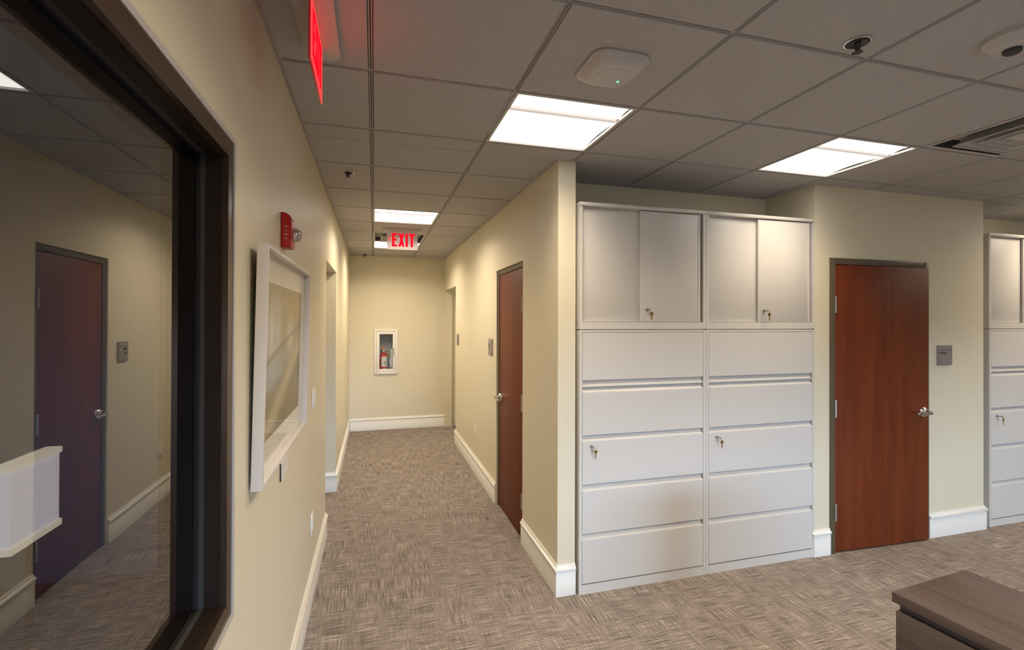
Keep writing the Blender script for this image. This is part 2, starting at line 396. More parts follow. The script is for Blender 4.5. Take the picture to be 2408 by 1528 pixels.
mb.box(XA, XA+0.10, YW+0.12, YA+.1, 0, WT).box(XB-0.10, XB, YW+0.12, YA+.1, 0, WT)
struct(mb.build('wall_front', 'wall'), 'cream wall around the red brown door on the right', 'wall')
struct(MB().box(XR2, XA, YA, YA+0.1, 0, WT).build('wall_alcove', 'wall'), 'cream back wall above the two tall white cabinets', 'wall')
struct(MB().box(XB, XE, YA, YA+0.1, 0, WT).build('wall_far_alcove', 'wall'), 'cream back wall behind the cabinet at the right edge', 'wall')
struct(MB().box(XE, XE+0.15, YB, YE, 0, WT).build('wall_far_right', 'wall'), 'cream side wall of the open office', 'wall')
mb = wall_boxes(MB(), 1, YB-0.15, YB, -4.2, XE+0.3, 0, WT, [(a, b, 0.55, 1.85) for a, b in WINDOWS_BACK])
struct(mb.build('wall_window_side', 'wall'), 'cream wall with the outside windows behind the viewer', 'wall')
for k, (a, b) in enumerate(WINDOWS_BACK):
    w = bpy.data.objects.new('window_%d' % (k+2), None); COL.objects.link(w); w.location = (a, YB, 0.55); struct(w, 'outside window behind the viewer letting daylight in', 'window')
    fr = MB()
    W_ = b-a
    fr.box(0.001, 0.05, -.10, -.02, 0.001, 1.299).box(W_-.05, W_-.001, -.10, -.02, .001, 1.299).box(.05, W_-.05, -.10, -.02, .001, .05).box(.05, W_-.05, -.10, -.02, 1.25, 1.299).box(W_/2-.025, W_/2+.025, -.10, -.02, .05, 1.25)
    fr.build('window_frame', 'alu', w)
    MB().box(.05, W_-.05, -.062, -.058, .05, 1.25).build('glass_pane', 'clear', w)
# dark office behind the glass, side halls
OW = (-0.6, 1.4)  # office window added out of view for dim light behind the glass
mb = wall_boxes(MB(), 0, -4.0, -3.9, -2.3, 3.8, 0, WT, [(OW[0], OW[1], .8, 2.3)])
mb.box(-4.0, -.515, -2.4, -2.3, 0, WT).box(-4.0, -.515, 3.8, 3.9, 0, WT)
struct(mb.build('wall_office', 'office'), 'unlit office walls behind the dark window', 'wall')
mb = MB()
mb.box(-2.0, -1.9, 3.9, YE, 0, WT).box(-1.9, -.515, LO1, LO1+.1, 0, WT)
struct(mb.build('wall_side_hall', 'wall'), 'cream wall inside the left doorway', 'wall')
mb = MB().box(2.6, 2.7, 6.0, YE, 0, WT).box(XR2, 2.6, 6.4, 6.5, 0, WT)
struct(mb.build('wall_far_hall', 'wall'), 'cream wall inside the far right doorway', 'wall')
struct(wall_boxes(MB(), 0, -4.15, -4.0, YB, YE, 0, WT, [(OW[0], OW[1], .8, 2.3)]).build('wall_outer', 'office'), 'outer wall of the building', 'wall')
w = bpy.data.objects.new('window_5', None); COL.objects.link(w); w.location = (-4.0, OW[0], .8); struct(w, 'small shaded outside window of the unlit office', 'window')
ow = OW[1]-OW[0]
mb = MB().box(-.02, .06, .001, .05, .001, 1.499).box(-.02, .06, ow-.05, ow-.001, .001, 1.499).box(-.02, .06, .05, ow-.05, .001, .05).box(-.02, .06, .05, ow-.05, 1.45, 1.499)
mb.build('window_frame', 'bronze', w); MB().box(.018, .024, .05, ow-.05, .05, 1.45).build('glass_pane', 'shadeglass', w)
l = bpy.data.lights.new('window_portal', 'AREA'); l.shape = 'RECTANGLE'; l.size = 1.4; l.size_y = ow-.1; l.cycles.is_portal = True
o = bpy.data.objects.new('window_portal', l); o.location = (-4.1, sum(OW)/2, 1.55); o.rotation_euler = (0, math.radians(-90), 0); COL.objects.link(o)

# ------------------------------------------------------------------ ceiling
LIGHT_CELLS = [(1, 1), (4, 1), (0, 5), (0, 8), (8, -1), (3, 9), (-3, 5), (1, -2), (4, -2), (7, -4), (9, 1), (10, -4), (1, -8), (4, -8), (7, -8)]  # rest unseen; some added to light cabinets, left wall, far recess and halls
VENT_CELLS = [(5, 0), (0, 7), (9, 2)]
rects = [  # x0,x1,y0,y1, which sides are walls (x0,x1,y0,y1)
    (XL, XR, YC, YE, (1, 1, 0, 1)), (XL, XE, YB, YC, (1, 1, 1, 0)), (XR2, XA, YC, YA, (1, 1, 0, 1)), (XB, XE, YC, YA, (1, 1, 0, 1))]
tiles, grid = MB(), MB()
G = 0.0085
def quad_box(mb, x0, x1, y0, y1, z0, z1, ch=0.0):
    """ceiling tile: flat face at z0 with small chamfered reveal edges"""
    if x1-x0 < .004 or y1-y0 < .004: return
    v = [mb.bm.verts.new(p) for p in ((x0+ch, y0+ch, z0), (x1-ch, y0+ch, z0), (x1-ch, y1-ch, z0), (x0+ch, y1-ch, z0),
                                     (x0, y0, z1), (x1, y0, z1), (x1, y1, z1), (x0, y1, z1))]
    mb.bm.faces.new(v[:4][::-1])
    for i in range(4): mb.bm.faces.new((v[i], v[(i+1) % 4], v[4+(i+1) % 4], v[4+i]))
for (x0, x1, y0, y1, wl) in rects:
    i0, i1 = math.floor((x0-GX)/T), math.floor((x1-GX)/T); j0, j1 = math.floor((y0-GY)/T), math.floor((y1-GY)/T)
    for i in range(i0, i1+1):
        for j in range(j0, j1+1):
            if (i, j) in LIGHT_CELLS or (i, j) in VENT_CELLS: continue
            a0, a1, b0, b1 = GX+i*T, GX+(i+1)*T, GY+j*T, GY+(j+1)*T
            e = []
            for lo, hi, w0, w1, c0, c1 in ((a0, a1, wl[0], wl[1], x0, x1), (b0, b1, wl[2], wl[3], y0, y1)):
                e.append(lo+G if lo > c0+.001 else c0+(.012 if w0 else 0)); e.append(hi-G if hi < c1-.001 else c1-(.012 if w1 else 0))
            quad_box(tiles, e[0], e[1], e[2], e[3], CZ, CZ+.012, 0.003)
    for i in range(i0, i1+2):
        x = GX+i*T
        if x0+.02 < x < x1-.02:
            for s_ in (-1, 1): grid.box(x+s_*.0045-.0028, x+s_*.0045+.0028, y0, y1, CZ+.005, CZ+.010)
    for j in range(j0, j1+2):
        y = GY+j*T
        if y0+.02 < y < y1-.02:
            for s_ in (-1, 1): grid.box(x0, x1, y+s_*.0045-.0028, y+s_*.0045+.0028, CZ+.0052, CZ+.0098)
tiles.box(-4.2, XE+.3, YB-.2, 8.2, CZ+.05, CZ+.15)
for (a0, a1, b0, b1) in ((-4, -.515, -2.4, 3.85), (-1.9, -.515, 3.9, YE), (XR2, 2.6, 6.5, YE)): quad_box(tiles, a0, a1, b0, b1, CZ+.049, CZ+.06)
ceil = struct(tiles.build('ceiling', 'tile'), 'grey suspended ceiling of square tiles', 'ceiling')
grid.build('ceiling_grid', 'grid', ceil)
slots = MB()
for (x0, x1, y0, y1, wl) in rects:
    quad_box(slots, x0, x1, y0, y1, CZ+.0125, CZ+.016)
slots.bm.faces.ensure_lookup_table()
# the dark slot layer must not cover lights: rebuilt per cell
slots.bm.clear()
for (x0, x1, y0, y1, wl) in rects:
    i0, i1 = math.floor((x0-GX)/T), math.floor((x1-GX)/T); j0, j1 = math.floor((y0-GY)/T), math.floor((y1-GY)/T)
    for i in range(i0, i1+1):
        for j in range(j0, j1+1):
            if (i, j) in LIGHT_CELLS or (i, j) in VENT_CELLS: continue
            quad_box(slots, max(x0, GX+i*T), min(x1, GX+(i+1)*T), max(y0, GY+j*T), min(y1, GY+(j+1)*T), CZ+.0125, CZ+.016)
slots.build('ceiling_slot', 'slot', ceil)
# wall angle trim along the ceiling
tm = MB()
def angle_x(xf, y0, y1, s): tm.box(min(xf, xf+s*.022), max(xf, xf+s*.022), y0, y1, CZ+.003, CZ+.0055)
def angle_y(yf, x0, x1, s): tm.box(x0, x1, min(yf, yf+s*.022), max(yf, yf+s*.022), CZ+.0031, CZ+.0054)
angle_x(XL, YB, YE, 1); angle_x(XR, YC-.02, YE, -1); angle_y(YE, XL, XR, -1); angle_x(XR2, YC, YA, 1); angle_y(YC, XR-.02, XR2+.02, -1)
angle_y(YA, XR2, XA, -1); angle_x(XA, YW-.02, YA, -1); angle_y(YW, XA-.02, XB+.02, -1); angle_x(XB, YW, YA, 1); angle_y(YA, XB, XE, -1)
struct(tm.build('trim_1', 'grid'), 'thin metal angle where the walls meet the ceiling', 'trim')

# ------------------------------------------------------------------ baseboards
PROF = [(0.0005, 0.0), (.014, 0.0), (.014, .148), (.012, .150), (.012, .153), (.0205, .157), (.0215, .164), (.0205, .171), (.016, .174), (.011, .177), (.009, .184), (.007, .192), (.0005, .193)]
def baseboard(name, paths, label, prof=PROF, mat='trim'):
    mb = MB()
    for path in paths:
        P = [Vector((p[0], p[1])) for p in path]; loops = []
        for i, p in enumerate(P):
            ns = []
            if i > 0: d = (p-P[i-1]).normalized(); ns.append(Vector((d.y, -d.x)))
            if i < len(P)-1: d = (P[i+1]-p).normalized(); ns.append(Vector((d.y, -d.x)))
            n = ns[0] if len(ns) == 1 else (ns[0]+ns[1])/(1+ns[0].dot(ns[1]))
            loops.append([(p.x+n.x*o, p.y+n.y*o, z) for o, z in prof])
        mb.loft(loops)
    return struct(mb.build(name, mat, smooth=50), label, 'baseboard')
baseboard('baseboard_left', [[(XL, YB), (XL, LO0), (-.515, LO0)], [(-.515, LO1), (XL, LO1), (XL, YE-.02)]], 'white moulded baseboard along the left wall')
baseboard('baseboard_end', [[(XL+.018, YE), (XR, YE)]], 'white moulded baseboard on the far end wall')
baseboard('baseboard_right', [[(XR, RO0), (XR, D1[1]+.001)], [(XR, D1[0]-.001), (XR, YC), (XR2, YC)]], 'white moulded baseboard along the corridor right wall and round the column')
baseboard('baseboard_front', [[(XA, YW+.2), (XA, YW), (D2[0]-.001, YW)], [(D2[1]+.001, YW), (XB, YW), (XB, YA)]], 'white moulded baseboard either side of the red brown door')
RP = [(.0005, 0), (.012, 0), (.005, .02), (.004, .10), (.0005, .101)]
baseboard('baseboard_far_hall', [[(XR+.002, YE), (2.6, YE)]], 'low grey rubber baseboard inside the far doorway', RP, 'rubber')
baseboard('baseboard_side_hall', [[(-1.9, LO1), (-.515, LO1)]], 'white baseboard inside the left doorway')

# ------------------------------------------------------------------ dark window in the left wall
w = bpy.data.objects.new('window_1', None); COL.objects.link(w); w.location = (XL, 0, 0); struct(w, 'dark bronze framed interior window reflecting the corridor', 'window')
FI, FZ0, FZ1 = 1.374, 0.975, 2.137           # inner edge of the face frame
def ring(mb, x0, x1, y0, y1, z0, z1, wd):     # rectangular frame, thickness x0..x1, member width wd (inward)
    mb.box(x0, x1, y0, y1, z1-wd, z1).box(x0, x1, y0, y1, z0, z0+wd).box(x0, x1, y1-wd, y1, z0+wd, z1-wd).box(x0, x1, y0, y0+wd, z0+wd, z1-wd)
    return mb
ring(MB(), -.010, .006, WY0+.001, WY1-.001, WZ0+.001, WZ1-.001, .0145).build('reveal_bead', 'alu', w)['label'] = 'thin silver bead around the dark frame'
ring(MB(), -.012, .003, WY0+.016, WY1-.016, WZ0+.016, WZ1-.016, .0455).build('face_cover', 'bronze2', w)['label'] = 'lighter bronze face of the frame'
mb = ring(MB(), -.046, -.012, WY0+.016, WY1-.016, WZ0+.016, WZ1-.016, .050)
ring(mb, -.148, -.067, WY0+.016, WY1-.016, WZ0+.016, WZ1-.016, .050)
mb.build('window_frame', 'bronze', w)
ring(MB(), -.067, -.046, WY0+.016, WY1-.016, WZ0+.016, WZ1-.016, .047).build('glazing_gasket', 'slot', w)
MB().box(-.045, -.0125, WY0+.07, FI-.006, FZ0-.001, FZ0+.004).build('sill_strip', 'bronze2', w)['label'] = 'paler strip along the sill'
MB().box(-.066, -.060, WY0+.05, WY1-.05, WZ0+.05, WZ1-.05).build('glass_pane', 'glass', w)

# white panel behind the glass, glow put into its material; pole and base added
t = thing('floor_lamp', (-1.22, 2.045, 0), 'lit white rectangular lampshade with cream trim seen through the dark window', 'lamp')
MB().box(.054, .094, -.128, .118, .972, 1.218).build('lamp_shade', 'shade', t)
for za, zb in ((1.218, 1.240), (.948, .972)): MB().box(.048, .100, -.134, .126, za, zb, .002).build('shade_trim', 'shadetrim', t)['label'] = 'cream trim band'
MB().tube([(0.074, 0, .02), (0.074, 0, .948)], .012).build('pole', 'black', t)
MB().lathe([(.15, 0.0), (.15, .012), (.03, .022), (.012, .03)], (0.074, 0, 0)).build('base', 'black', t)

# ------------------------------------------------------------------ doors
def hinge_bm(mb, x, y, z, axis):
    mb.tube([(x, y, z-.058), (x, y, z+.058)], .0085, 12)
    for q in (-.0595, .0595): mb.lathe([(.006, -.003), (.0085, 0), (.006, .003)], (x, y, z+q), n=12)
    for q in (-.023, 0.0, .023): mb.lathe([(.0091, -.0012), (.0091, .0012)], (x, y, z+q), n=12)
    return mb
def lever(parent, loc, mirror=1):
    """lever set in the leaf's own frame: leaf face is y=0, outward is -y, lever runs towards -x*mirror"""
    x, z = loc
    h = MB().lathe([(.040, -.001), (.040, -.007), (.037, -.014), (.030, -.022), (.022, -.028), (.016, -.031), (.014, -.060)][::-1], (x, 0, z), 'Y', 32)
    hd = h.build('lever_handle', 'chrome', parent)
    m = mirror; mb = MB()
    o = [(x+.020*m, -.052), (x+.018*m, -.066), (x-.03*m, -.070), (x-.10*m, -.068), (x-.128*m, -.064), (x-.130*m, -.054), (x-.10*m, -.057), (x-.03*m, -.056)]
    mb.loft([[(a, b, z-.0095) for a, b in o], [(a, b, z+.0095) for a, b in o]])
    bmesh.ops.recalc_face_normals(mb.bm, faces=mb.bm.faces)
    bmesh.ops.bevel(mb.bm, geom=list(mb.bm.edges), offset=.0025, segments=2, profile=.5, affect='EDGES')
    mb.build('lever', 'chrome', hd)
    return hd
def door(name, loc, rz, width, height, frame_w, open_deg, label, left_hinge=True):
    """local frame: x along the wall, y=0 wall face, -y into the room; outer frame 0..width, 0..height"""
    d = bpy.data.objects.new(name, None); COL.objects.link(d); d.location = loc; d.rotation_euler = (0, 0, rz); struct(d, label, 'door')
    mb = MB(); fw = frame_w
    mb.box(0, fw, -.010, .090, 0, height, .002).box(width-fw, width, -.010, .090, 0, height, .002).box(fw, width-fw, -.010, .090, height-fw, height, .002)
    mb.box(fw, fw+.016, .048, .075, 0, height-fw).box(width-fw-.016, width-fw, .048, .075, 0, height-fw).box(fw, width-fw, .048, .075, height-fw-.016, height-fw)
    mb.build('door_frame', 'taupe', d)
    lw = width-2*fw-.006
    leaf = MB().box(0, lw, 0, .044, .010, height-fw-.004, .0015).build('door_leaf', 'cherry', d)
    hx = fw+.003 if left_hinge else width-fw-.003
    leaf.location = (hx, -.004, 0)
    if not left_hinge:
        leaf.data.transform(Matrix.Translation((-lw, 0, 0)))
    leaf.rotation_euler = (0, 0, math.radians(-open_deg if left_hinge else open_deg))
    for z in (1.838, 1.068, .302):
        hinge_bm(MB(), hx-.002 if left_hinge else hx+.002, -.012, z, 2).build('hinge', 'steel', d)
    lever(leaf, ((lw-.056) if left_hinge else -(lw-.056), 1.010), 1 if left_hinge else -1)
    return d
door('door_2', (D2[0], YW, 0), 0.0, D2[1]-D2[0], D2[2], .046, 2.0, 'red brown wood door with chrome lever beside the tall white cabinets')
# corridor door: local x runs along -Y (rz=-90): outward -y becomes -X
door('door_1', (XR+.022, D1[1], 0), -math.pi/2, D1[1]-D1[0], D1[2], .048, 0.0, 'brown wood door with chrome lever in the corridor right wall', left_hinge=False)

# ------------------------------------------------------------------ cabinets
CW = 0.930
def key_set(loc, label, turn=0.0):
    t = thing('key_set', loc, label, 'key', 'keys left in the cabinet locks')
    # -y is outward
    mb = MB().box(-.0016, .0016, -.024, -.001, -.0035, .0035)
    mb.lathe([(.0075, -.0012), (.0075, .0012)], (0, -.029, 0), 'X', 14)
    mb.build('inserted_key', 'steel', t)
    pts = [(0.008+.009*math.cos(a), -.031, -.006+.009*math.sin(a)) for a in [2*math.pi*k/16 for k in range(16)]]
    MB().tube(pts, .0009, 6, close=True).build('key_ring', 'steel', t)
    mb = MB(); cxk, czk = .012, -.026
    mb.lathe([(.0115, -.0011), (.0115, .0011)], (cxk, -.031, czk), 'Y', 20)
    mb.prism([(cxk-.0035, czk-.009), (cxk+.0035, czk-.009), (cxk+.0035, czk-.030), (cxk+.0020, czk-.033), (cxk+.0032, czk-.036), (cxk+.0020, czk-.040), (cxk, czk-.044), (cxk-.0032, czk-.040)], 1, -.0321, -.0299)
    mb.build('hanging_key', 'brass', t)
    return t
def lock_bm(x, z, y): return MB().lathe([(.0095, -.010), (.0105, -.008), (.0105, -.0005)], (x, y, z), 'Y', 20)
def overhead(loc, label):
    """sliding-door upper cabinet; local x 0..CW, y 0 front .. +, z 0 base; overall height .805"""
    t = thing('storage_cabinet', loc, label, 'cabinet', 'white sliding door cabinets on top of the drawer units')
    D, H = .44, .805
    mb = MB()
    mb.box(.012, CW-.012, .012, D-.01, 0, .005).box(0, .021, .001, D, .005, H-.022).box(CW-.021, CW, .001, D, .005, H-.022)
    mb.box(.021, CW-.021, .001, D, .005, .045).box(.021, CW-.021, D-.02, D, .045, H-.022).box(.021, CW-.021, .030, D-.02, H-.040, H-.022)
    mb.box(.021, CW-.021, .0035, .030, .045, .050)
    mb.build('carcass', 'cab', t)
    MB().box(-.0005, CW+.0005, -.004, D, H-.022, H, .0015).build('top_panel', 'cab', t)
    dl = MB().box(.030, .455, .022, .036, .052, H-.036, .001).box(.022, .030, .016, .036, .052, H-.036).build('sliding_door', 'cab', t)
    dr = MB().box(.432, .887, .006, .019, .052, H-.030, .001).box(.432, .440, .0045, .006, .052, H-.030).build('sliding_door', 'cab', t)
    MB().box(.872, .887, .0035, .006, .052, H-.030).build('edge_strip', 'cab', dr)
    lock_bm(.478, .132, .006).build('lock', 'steel', dr)
    return t
def lateral(loc, label):
    """five-drawer lateral file; local x 0..CW, z 0..1.655"""
    t = thing('filing_cabinet', loc, label, 'cabinet', 'white five drawer filing cabinets')
    D, H = .44, 1.655
    mb = MB()
    mb.box(0, .020, 0, D, 0, H).box(CW-.020, CW, 0, D, 0, H).box(.020, CW-.020, 0, D, H-.014, H).box(.020, CW-.020, .001, D, 0, .058)
    mb.box(.020, CW-.020, .024, D-.02, .058, H-.014)
    mb.build('carcass', 'cab', t)
    x0, x1 = .0225, CW-.0225
    def front(z0, z1, name='drawer', lip=True):
        m = MB(); m.prism([(0.0, z0), (0.0, z1-.004), (.004, z1), (.0235, z1), (.0235, z0)], 0, x0, x1)
        dr = m.build(name, 'cab', t)
        if lip: MB().prism([(.002, z1+.0005), (.0215, z1+.026), (.0235, z1+.026), (.0235, z1+.0005)], 0, x0, x1-.008).build('drawer_pull', 'cab', dr)
        return dr
    front(1.340, 1.639, 'flip_front', False)
    MB().box(x0, x1, .002, .0235, 1.296, 1.304, .001).build('pull_out_shelf', 'cab', t)
    MB().prism([(.004, 1.3045), (.0215, 1.334), (.0235, 1.334), (.0235, 1.3045)], 0, x0, x1-.008).build('drawer_pull', 'cab', t)
    front(.995, 1.265); d = front(.687, .958); front(.378, .648); front(.066, .341)
    lock_bm(.082, .925, 0).build('lock', 'steel', d)
    return t
CX1, CX2, CX3, CY = 1.2395, 2.1715, 4.965, 2.757
lateral((CX1, CY, 0), 'white five drawer filing cabinet next to the narrow column, left of the pair')
overhead((CX1, CY, 1.656), 'white sliding door cabinet next to the narrow column, on top of the left drawer unit')
key_set((CX1+.082, CY-.010, .925), 'keys hanging from the lock of the left drawer cabinet beside the column')
key_set((CX1+.478, CY-.0045, 1.788), 'keys hanging from the left upper cabinet beside the column')
lateral_copies = [((CX2, CY, 0), 'white five drawer filing cabinet next to the red brown door, right of the pair'), ((CX3, CY+.010, 0), 'white drawer cabinet cut off by the right edge of the photo')]
over_copies = [((CX2, CY, 1.656), 'white sliding door cabinet nearest the red brown door, on the right drawer unit'), ((CX3, CY+.010, 1.656), 'white upper cabinet cut off by the right edge of the photo')]
src_l = [o for o in COL.objects if o.name == 'filing_cabinet'][0]; src_o = [o for o in COL.objects if o.name == 'storage_cabinet'][0]
for loc, lab in lateral_copies: dup(src_l, loc, lab)
for loc, lab in over_copies: dup(src_o, loc, lab)
src_k = [o for o in COL.objects if o.name == 'key_set'][0]
for loc, lab in (((CX2+.082, CY-.010, .925), 'keys hanging from the lock of the right drawer cabinet near the red brown door'),
                 ((CX2+.478, CY-.0045, 1.788), 'keys hanging from the right upper cabinet near the red brown door'),
                 ((CX3+.082, CY, .925), 'keys hanging from the drawer cabinet at the right edge of the photo'),
                 ((CX3+.478, CY+.0055, 1.788), 'keys hanging from the upper cabinet at the right edge of the photo')):
    dup(src_k, loc, lab)

# ------------------------------------------------------------------ ceiling lights
def ceiling_light(i, j, label):
    x, y = GX+i*T, GY+j*T
    t = thing('ceiling_light', (x+T/2, y+T/2, CZ), label, 'light', 'square ceiling lights')
    h = T/2-.004; q = .016
    mb = MB()
    for s in (-1, 1):
        mb.box(s*h if s < 0 else h-q, -h+q if s < 0 else h, -h, h, -.001, .012); mb.box(-h+q, h-q, s*h if s < 0 else h-q, -h+q if s < 0 else h, -.001, .012)
    mb.box(-h, h, -h, h, .040, .048)
    mb.build('light_frame', 'vent', t)
    k = h-q
    # two shallow curved lenses either side of a raised ridge (runs along x)
    for (a, b) in ((-k, -.148), (-.106, k)):
        mb = MB(); n = 6; lo = []
        for s in range(n+1):
            yy = a+(b-a)*s/n; zz = .010+.012*math.sin(math.pi*s/n)
            lo.append((yy, zz))
        mb.prism(lo+[(b, .036), (a, .036)], 0, -k, k)
        mb.build('lens', 'lens', t)
    mb = MB().prism([(-.148, .012), (-.140, .002), (-.114, .002), (-.106, .012), (-.106, .036), (-.148, .036)], 0, -k, k-.012)
    mb.build('ridge', 'ridge', t)
    l = bpy.data.lights.new('lamp', 'AREA'); l.shape = 'SQUARE'; l.size = 2*k; l.energy = LAMP; l.color = LAMP_COL; l.spread = math.radians(SPREAD)
    lo = bpy.data.objects.new('lamp', l); lo.location = (0, 0, -.006); lo.parent = t; COL.objects.link(lo)
    return t
ceiling_light(1, 1, 'large bright square ceiling light above the corridor mouth, nearest the viewer')
names = {(4, 1): 'square ceiling light over the front of the tall white cabinets', (0, 5): 'corridor ceiling light on the near side of the far exit sign',
         (0, 8): 'farthest ceiling light behind the hanging exit sign at the corridor end'}
src = [o for o in COL.objects if o.name == 'ceiling_light'][0]
for c in LIGHT_CELLS[1:]:
    d = dup(src, (GX+c[0]*T+T/2, GY+c[1]*T+T/2, CZ), names.get(c, 'square ceiling light outside the photo over the open office'))
    if c in LAMP_OTHER:
        for ch in d.children:
            if ch.type == 'LIGHT':
                ch.data = ch.data.copy(); ch.data.energy = LAMP_OTHER[c]
                if c[0] == 0 or c in ((1, -2), (9, 1)): ch.data.spread = math.radians(152)

# ------------------------------------------------------------------ vents
def diffuser(i, j, label):
    t = thing('ceiling_vent', (GX+i*T+T/2, GY+j*T+T/2, CZ), label, 'vent')
    h = T/2-.006
    def sq(mb, r0, z0, r1, z1, th=.0015):
        # sloping square louvre from half-size r0 at z0 to r1 at z1
        c = lambda r, z: [(-r, -r, z), (r, -r, z), (r, r, z), (-r, r, z)]
        mb.loft([c(r0, z0), c(r1, z1), c(r1-.004, z1+th), c(r0-.004, z0+th)], cap=False)
    MB().box(-h, h, -h, h, .060, .066).build('duct_plate', 'ventdark', t)['label'] = 'dark duct opening'
    mb = MB()
    for s in (-1, 1):
        mb.box(-h, h, *((-h, -h+.022) if s < 0 else (h-.022, h)), 0, .004); mb.box(*((-h, -h+.022) if s < 0 else (h-.022, h)), -h+.022, h-.022, 0, .004)
    mb.build('vent_frame', 'vent', t)
    mb = MB(); sq(mb, h-.022, .002, h-.030, .060); mb.build('neck', 'ventdark', t)['label'] = 'dark neck'
    for r0, r1 in ((.205, .150), (.125, .078)):
        mb = MB(); sq(mb, r0, -.016, r1, .050); c = .009
        for s in (-1, 1):
            mb.box(-r0-c, r0+c, *((-r0-c, -r0+.001) if s < 0 else (r0-.001, r0+c)), -.020, -.015); mb.box(*((-r0-c, -r0+.001) if s < 0 else (r0-.001, r0+c)), -r0+.001, r0-.001, -.020, -.015)
        mb.build('louvre', 'vent', t)
    MB().box(-.062, .062, -.062, .062, -.014, -.008, .001).build('centre_plate', 'vent', t)
    return t
diffuser(5, 0, 'square metal air diffuser in the ceiling at the right edge of the photo')
dup([o for o in COL.objects if o.name == 'ceiling_vent'][0], (GX+.5*T, GY+7.5*T, CZ), 'square air vent behind the hanging exit sign between the two far corridor lights')
t = thing('return_grille', (GX+9.5*T, GY+2.5*T, CZ), 'dark ceiling air grille above the cabinet at the right edge', 'vent')
h = T/2-.006
mb = MB().box(-h, h, -h, -h+.025, 0, .006).box(-h, h, h-.025, h, 0, .006).box(-h, -h+.025, -h+.025, h-.025, 0, .006).box(h-.025, h, -h+.025, h-.025, 0, .006)
mb.box(-h, h, -h, h, .04, .045); mb.build('grille_frame', 'vent', t)
mb = MB()
for k in range(24):
    y = -h+.025+(k+.5)*(2*h-.05)/24; mb.prism([(y-.0095, .002), (y+.0095, .003), (y+.0095, .005), (y-.0095, .004)], 0, -h+.025, h-.025)
mb.build('grille_slats', 'vent', t)

# ------------------------------------------------------------------ exit signs (local: panel faces -y, reads along +x)
def exit_sign(loc, rz, label, panel_mat, chevron):
    t = thing('exit_sign', loc, label, 'sign', rz=rz)
    out = [(x, y) for x, y in rrect(.40 if chevron else .50, .125, .05 if not chevron else .02, 6)]
    MB().prism(out, 2, -.022, -.0005, .004).build('canopy', 'vent', t)
    MB().box(-.165, .165, -.0035, .0035, -.225, -.0225, .001).build('panel', panel_mat, t)
    u = .33/372; x0 = -.165; zt = -.0225
    if not chevron: MB().box(-.164, .164, -.00375, -.00355, -.224, -.0235).build('lit_face', 'facered', t)['label'] = 'glowing red face'
    lt = MB(); y0, y1 = -.0052, -.0038
    def bar(a, b, c, d): lt.box(x0+(a-1060)*u, x0+(b-1060)*u, y0, y1, zt-(d-458)*u, zt-(c-458)*u)
    bar(1118, 1146, 485, 650); bar(1146, 1180, 485, 510); bar(1146, 1174, 552, 577); bar(1146, 1180, 625, 650)
    for a0, a1 in ((1198, 1242), (1240, 1196)):
        p = [(a0, 485), (a0+27, 485), (a1+27, 650), (a1, 650)]
        lt.prism([(x0+(q-1060)*u, zt-(r-458)*u) for q, r in p], 1, y0-(.0001 if a0 < 1220 else 0), y1)
    bar(1284, 1311, 485, 650); bar(1322, 1397, 485, 510); bar(1346, 1374, 510, 650)
    lt.build('exit_lettering', 'exitred', t)
    if chevron:
        ch = MB()
        ch.prism([(x0+(q-1060)*u, zt-(r-458)*u) for q, r in ((1098, 530), (1106, 536), (1082, 555), (1104, 574), (1097, 580), (1070, 555))], 1, y0, y1)
        ch.build('arrow', 'exitred', t)
    return t
exit_sign((0.300, 5.375, CZ), 0.0, 'hanging exit sign with red letters facing down the corridor', 'panel', True)
exit_sign((-.187, 1.676, CZ), math.pi/2, 'glowing red exit sign seen edge on at the top beside the left wall', 'panelred', False)

# ------------------------------------------------------------------ sprinklers, detector, access point
def sprinkler(loc, label):
    t = thing('sprinkler', loc, label, 'sprinkler', 'ceiling sprinklers')
    MB().lathe([(.043, -.0005), (.043, -.004), (.040, -.006), (.036, -.006), (.034, -.001)], cap=False, n=32).build('outer_ring', 'chrome', t)
    MB().lathe([(.034, -.0008), (.032, -.007), (.028, -.009), (.020, -.004), (.002, -.004)], n=28).build('cup', 'black', t)
    mb = MB().lathe([(.010, -.004), (.010, -.012), (.007, -.015), (.006, -.034), (.003, -.038)], n=14)
    mb.tube([(-.012, 0, -.012), (-.011, 0, -.024), (-.004, 0, -.036)], .0025, 8).tube([(.012, 0, -.012), (.011, 0, -.024), (.004, 0, -.036)], .0025, 8)
    mb.build('sprinkler_head', 'gunmetal', t)
    mb = MB(); pts = []
    for k in range(24):
        a = 2*math.pi*k/24; r = .018 if k % 2 else .0125; pts.append((r*math.cos(a), r*math.sin(a)))
    mb.prism(pts, 2, -.040, -.038); mb.build('deflector', 'gunmetal', t)
    return t
sprinkler((1.665, 1.308, CZ), 'chrome sprinkler in the ceiling right of the access point')
sp = [o for o in COL.objects if o.name == 'sprinkler'][0]
dup(sp, (-.174, 3.400, CZ), 'chrome sprinkler in the corridor ceiling near the red fire alarm')
dup(sp, (-.138, 7.560, CZ), 'small sprinkler by the far end wall of the corridor')
t = thing('smoke_detector', (2.155, 1.135, CZ), 'white round smoke detector in the top right of the ceiling', 'detector')
MB().lathe([(.078, -.0005), (.078, -.016), (.072, -.022), (.060, -.040), (.030, -.047), (.002, -.047)], n=40).build('body', 'device', t)
MB().lathe([(.026, -.0465), (.026, -.056), (.020, -.061), (.002, -.061)], n=24).build('sensor_cap', 'ventdark', t)['label'] = 'dark sensor cap'
t = thing('access_point', (.900, 1.702, CZ), 'white rounded square wireless access point with green light on ceiling', 'access point')
def rl(w, r, z): return [(x, y, z) for x, y in rrect(w, w, r)]
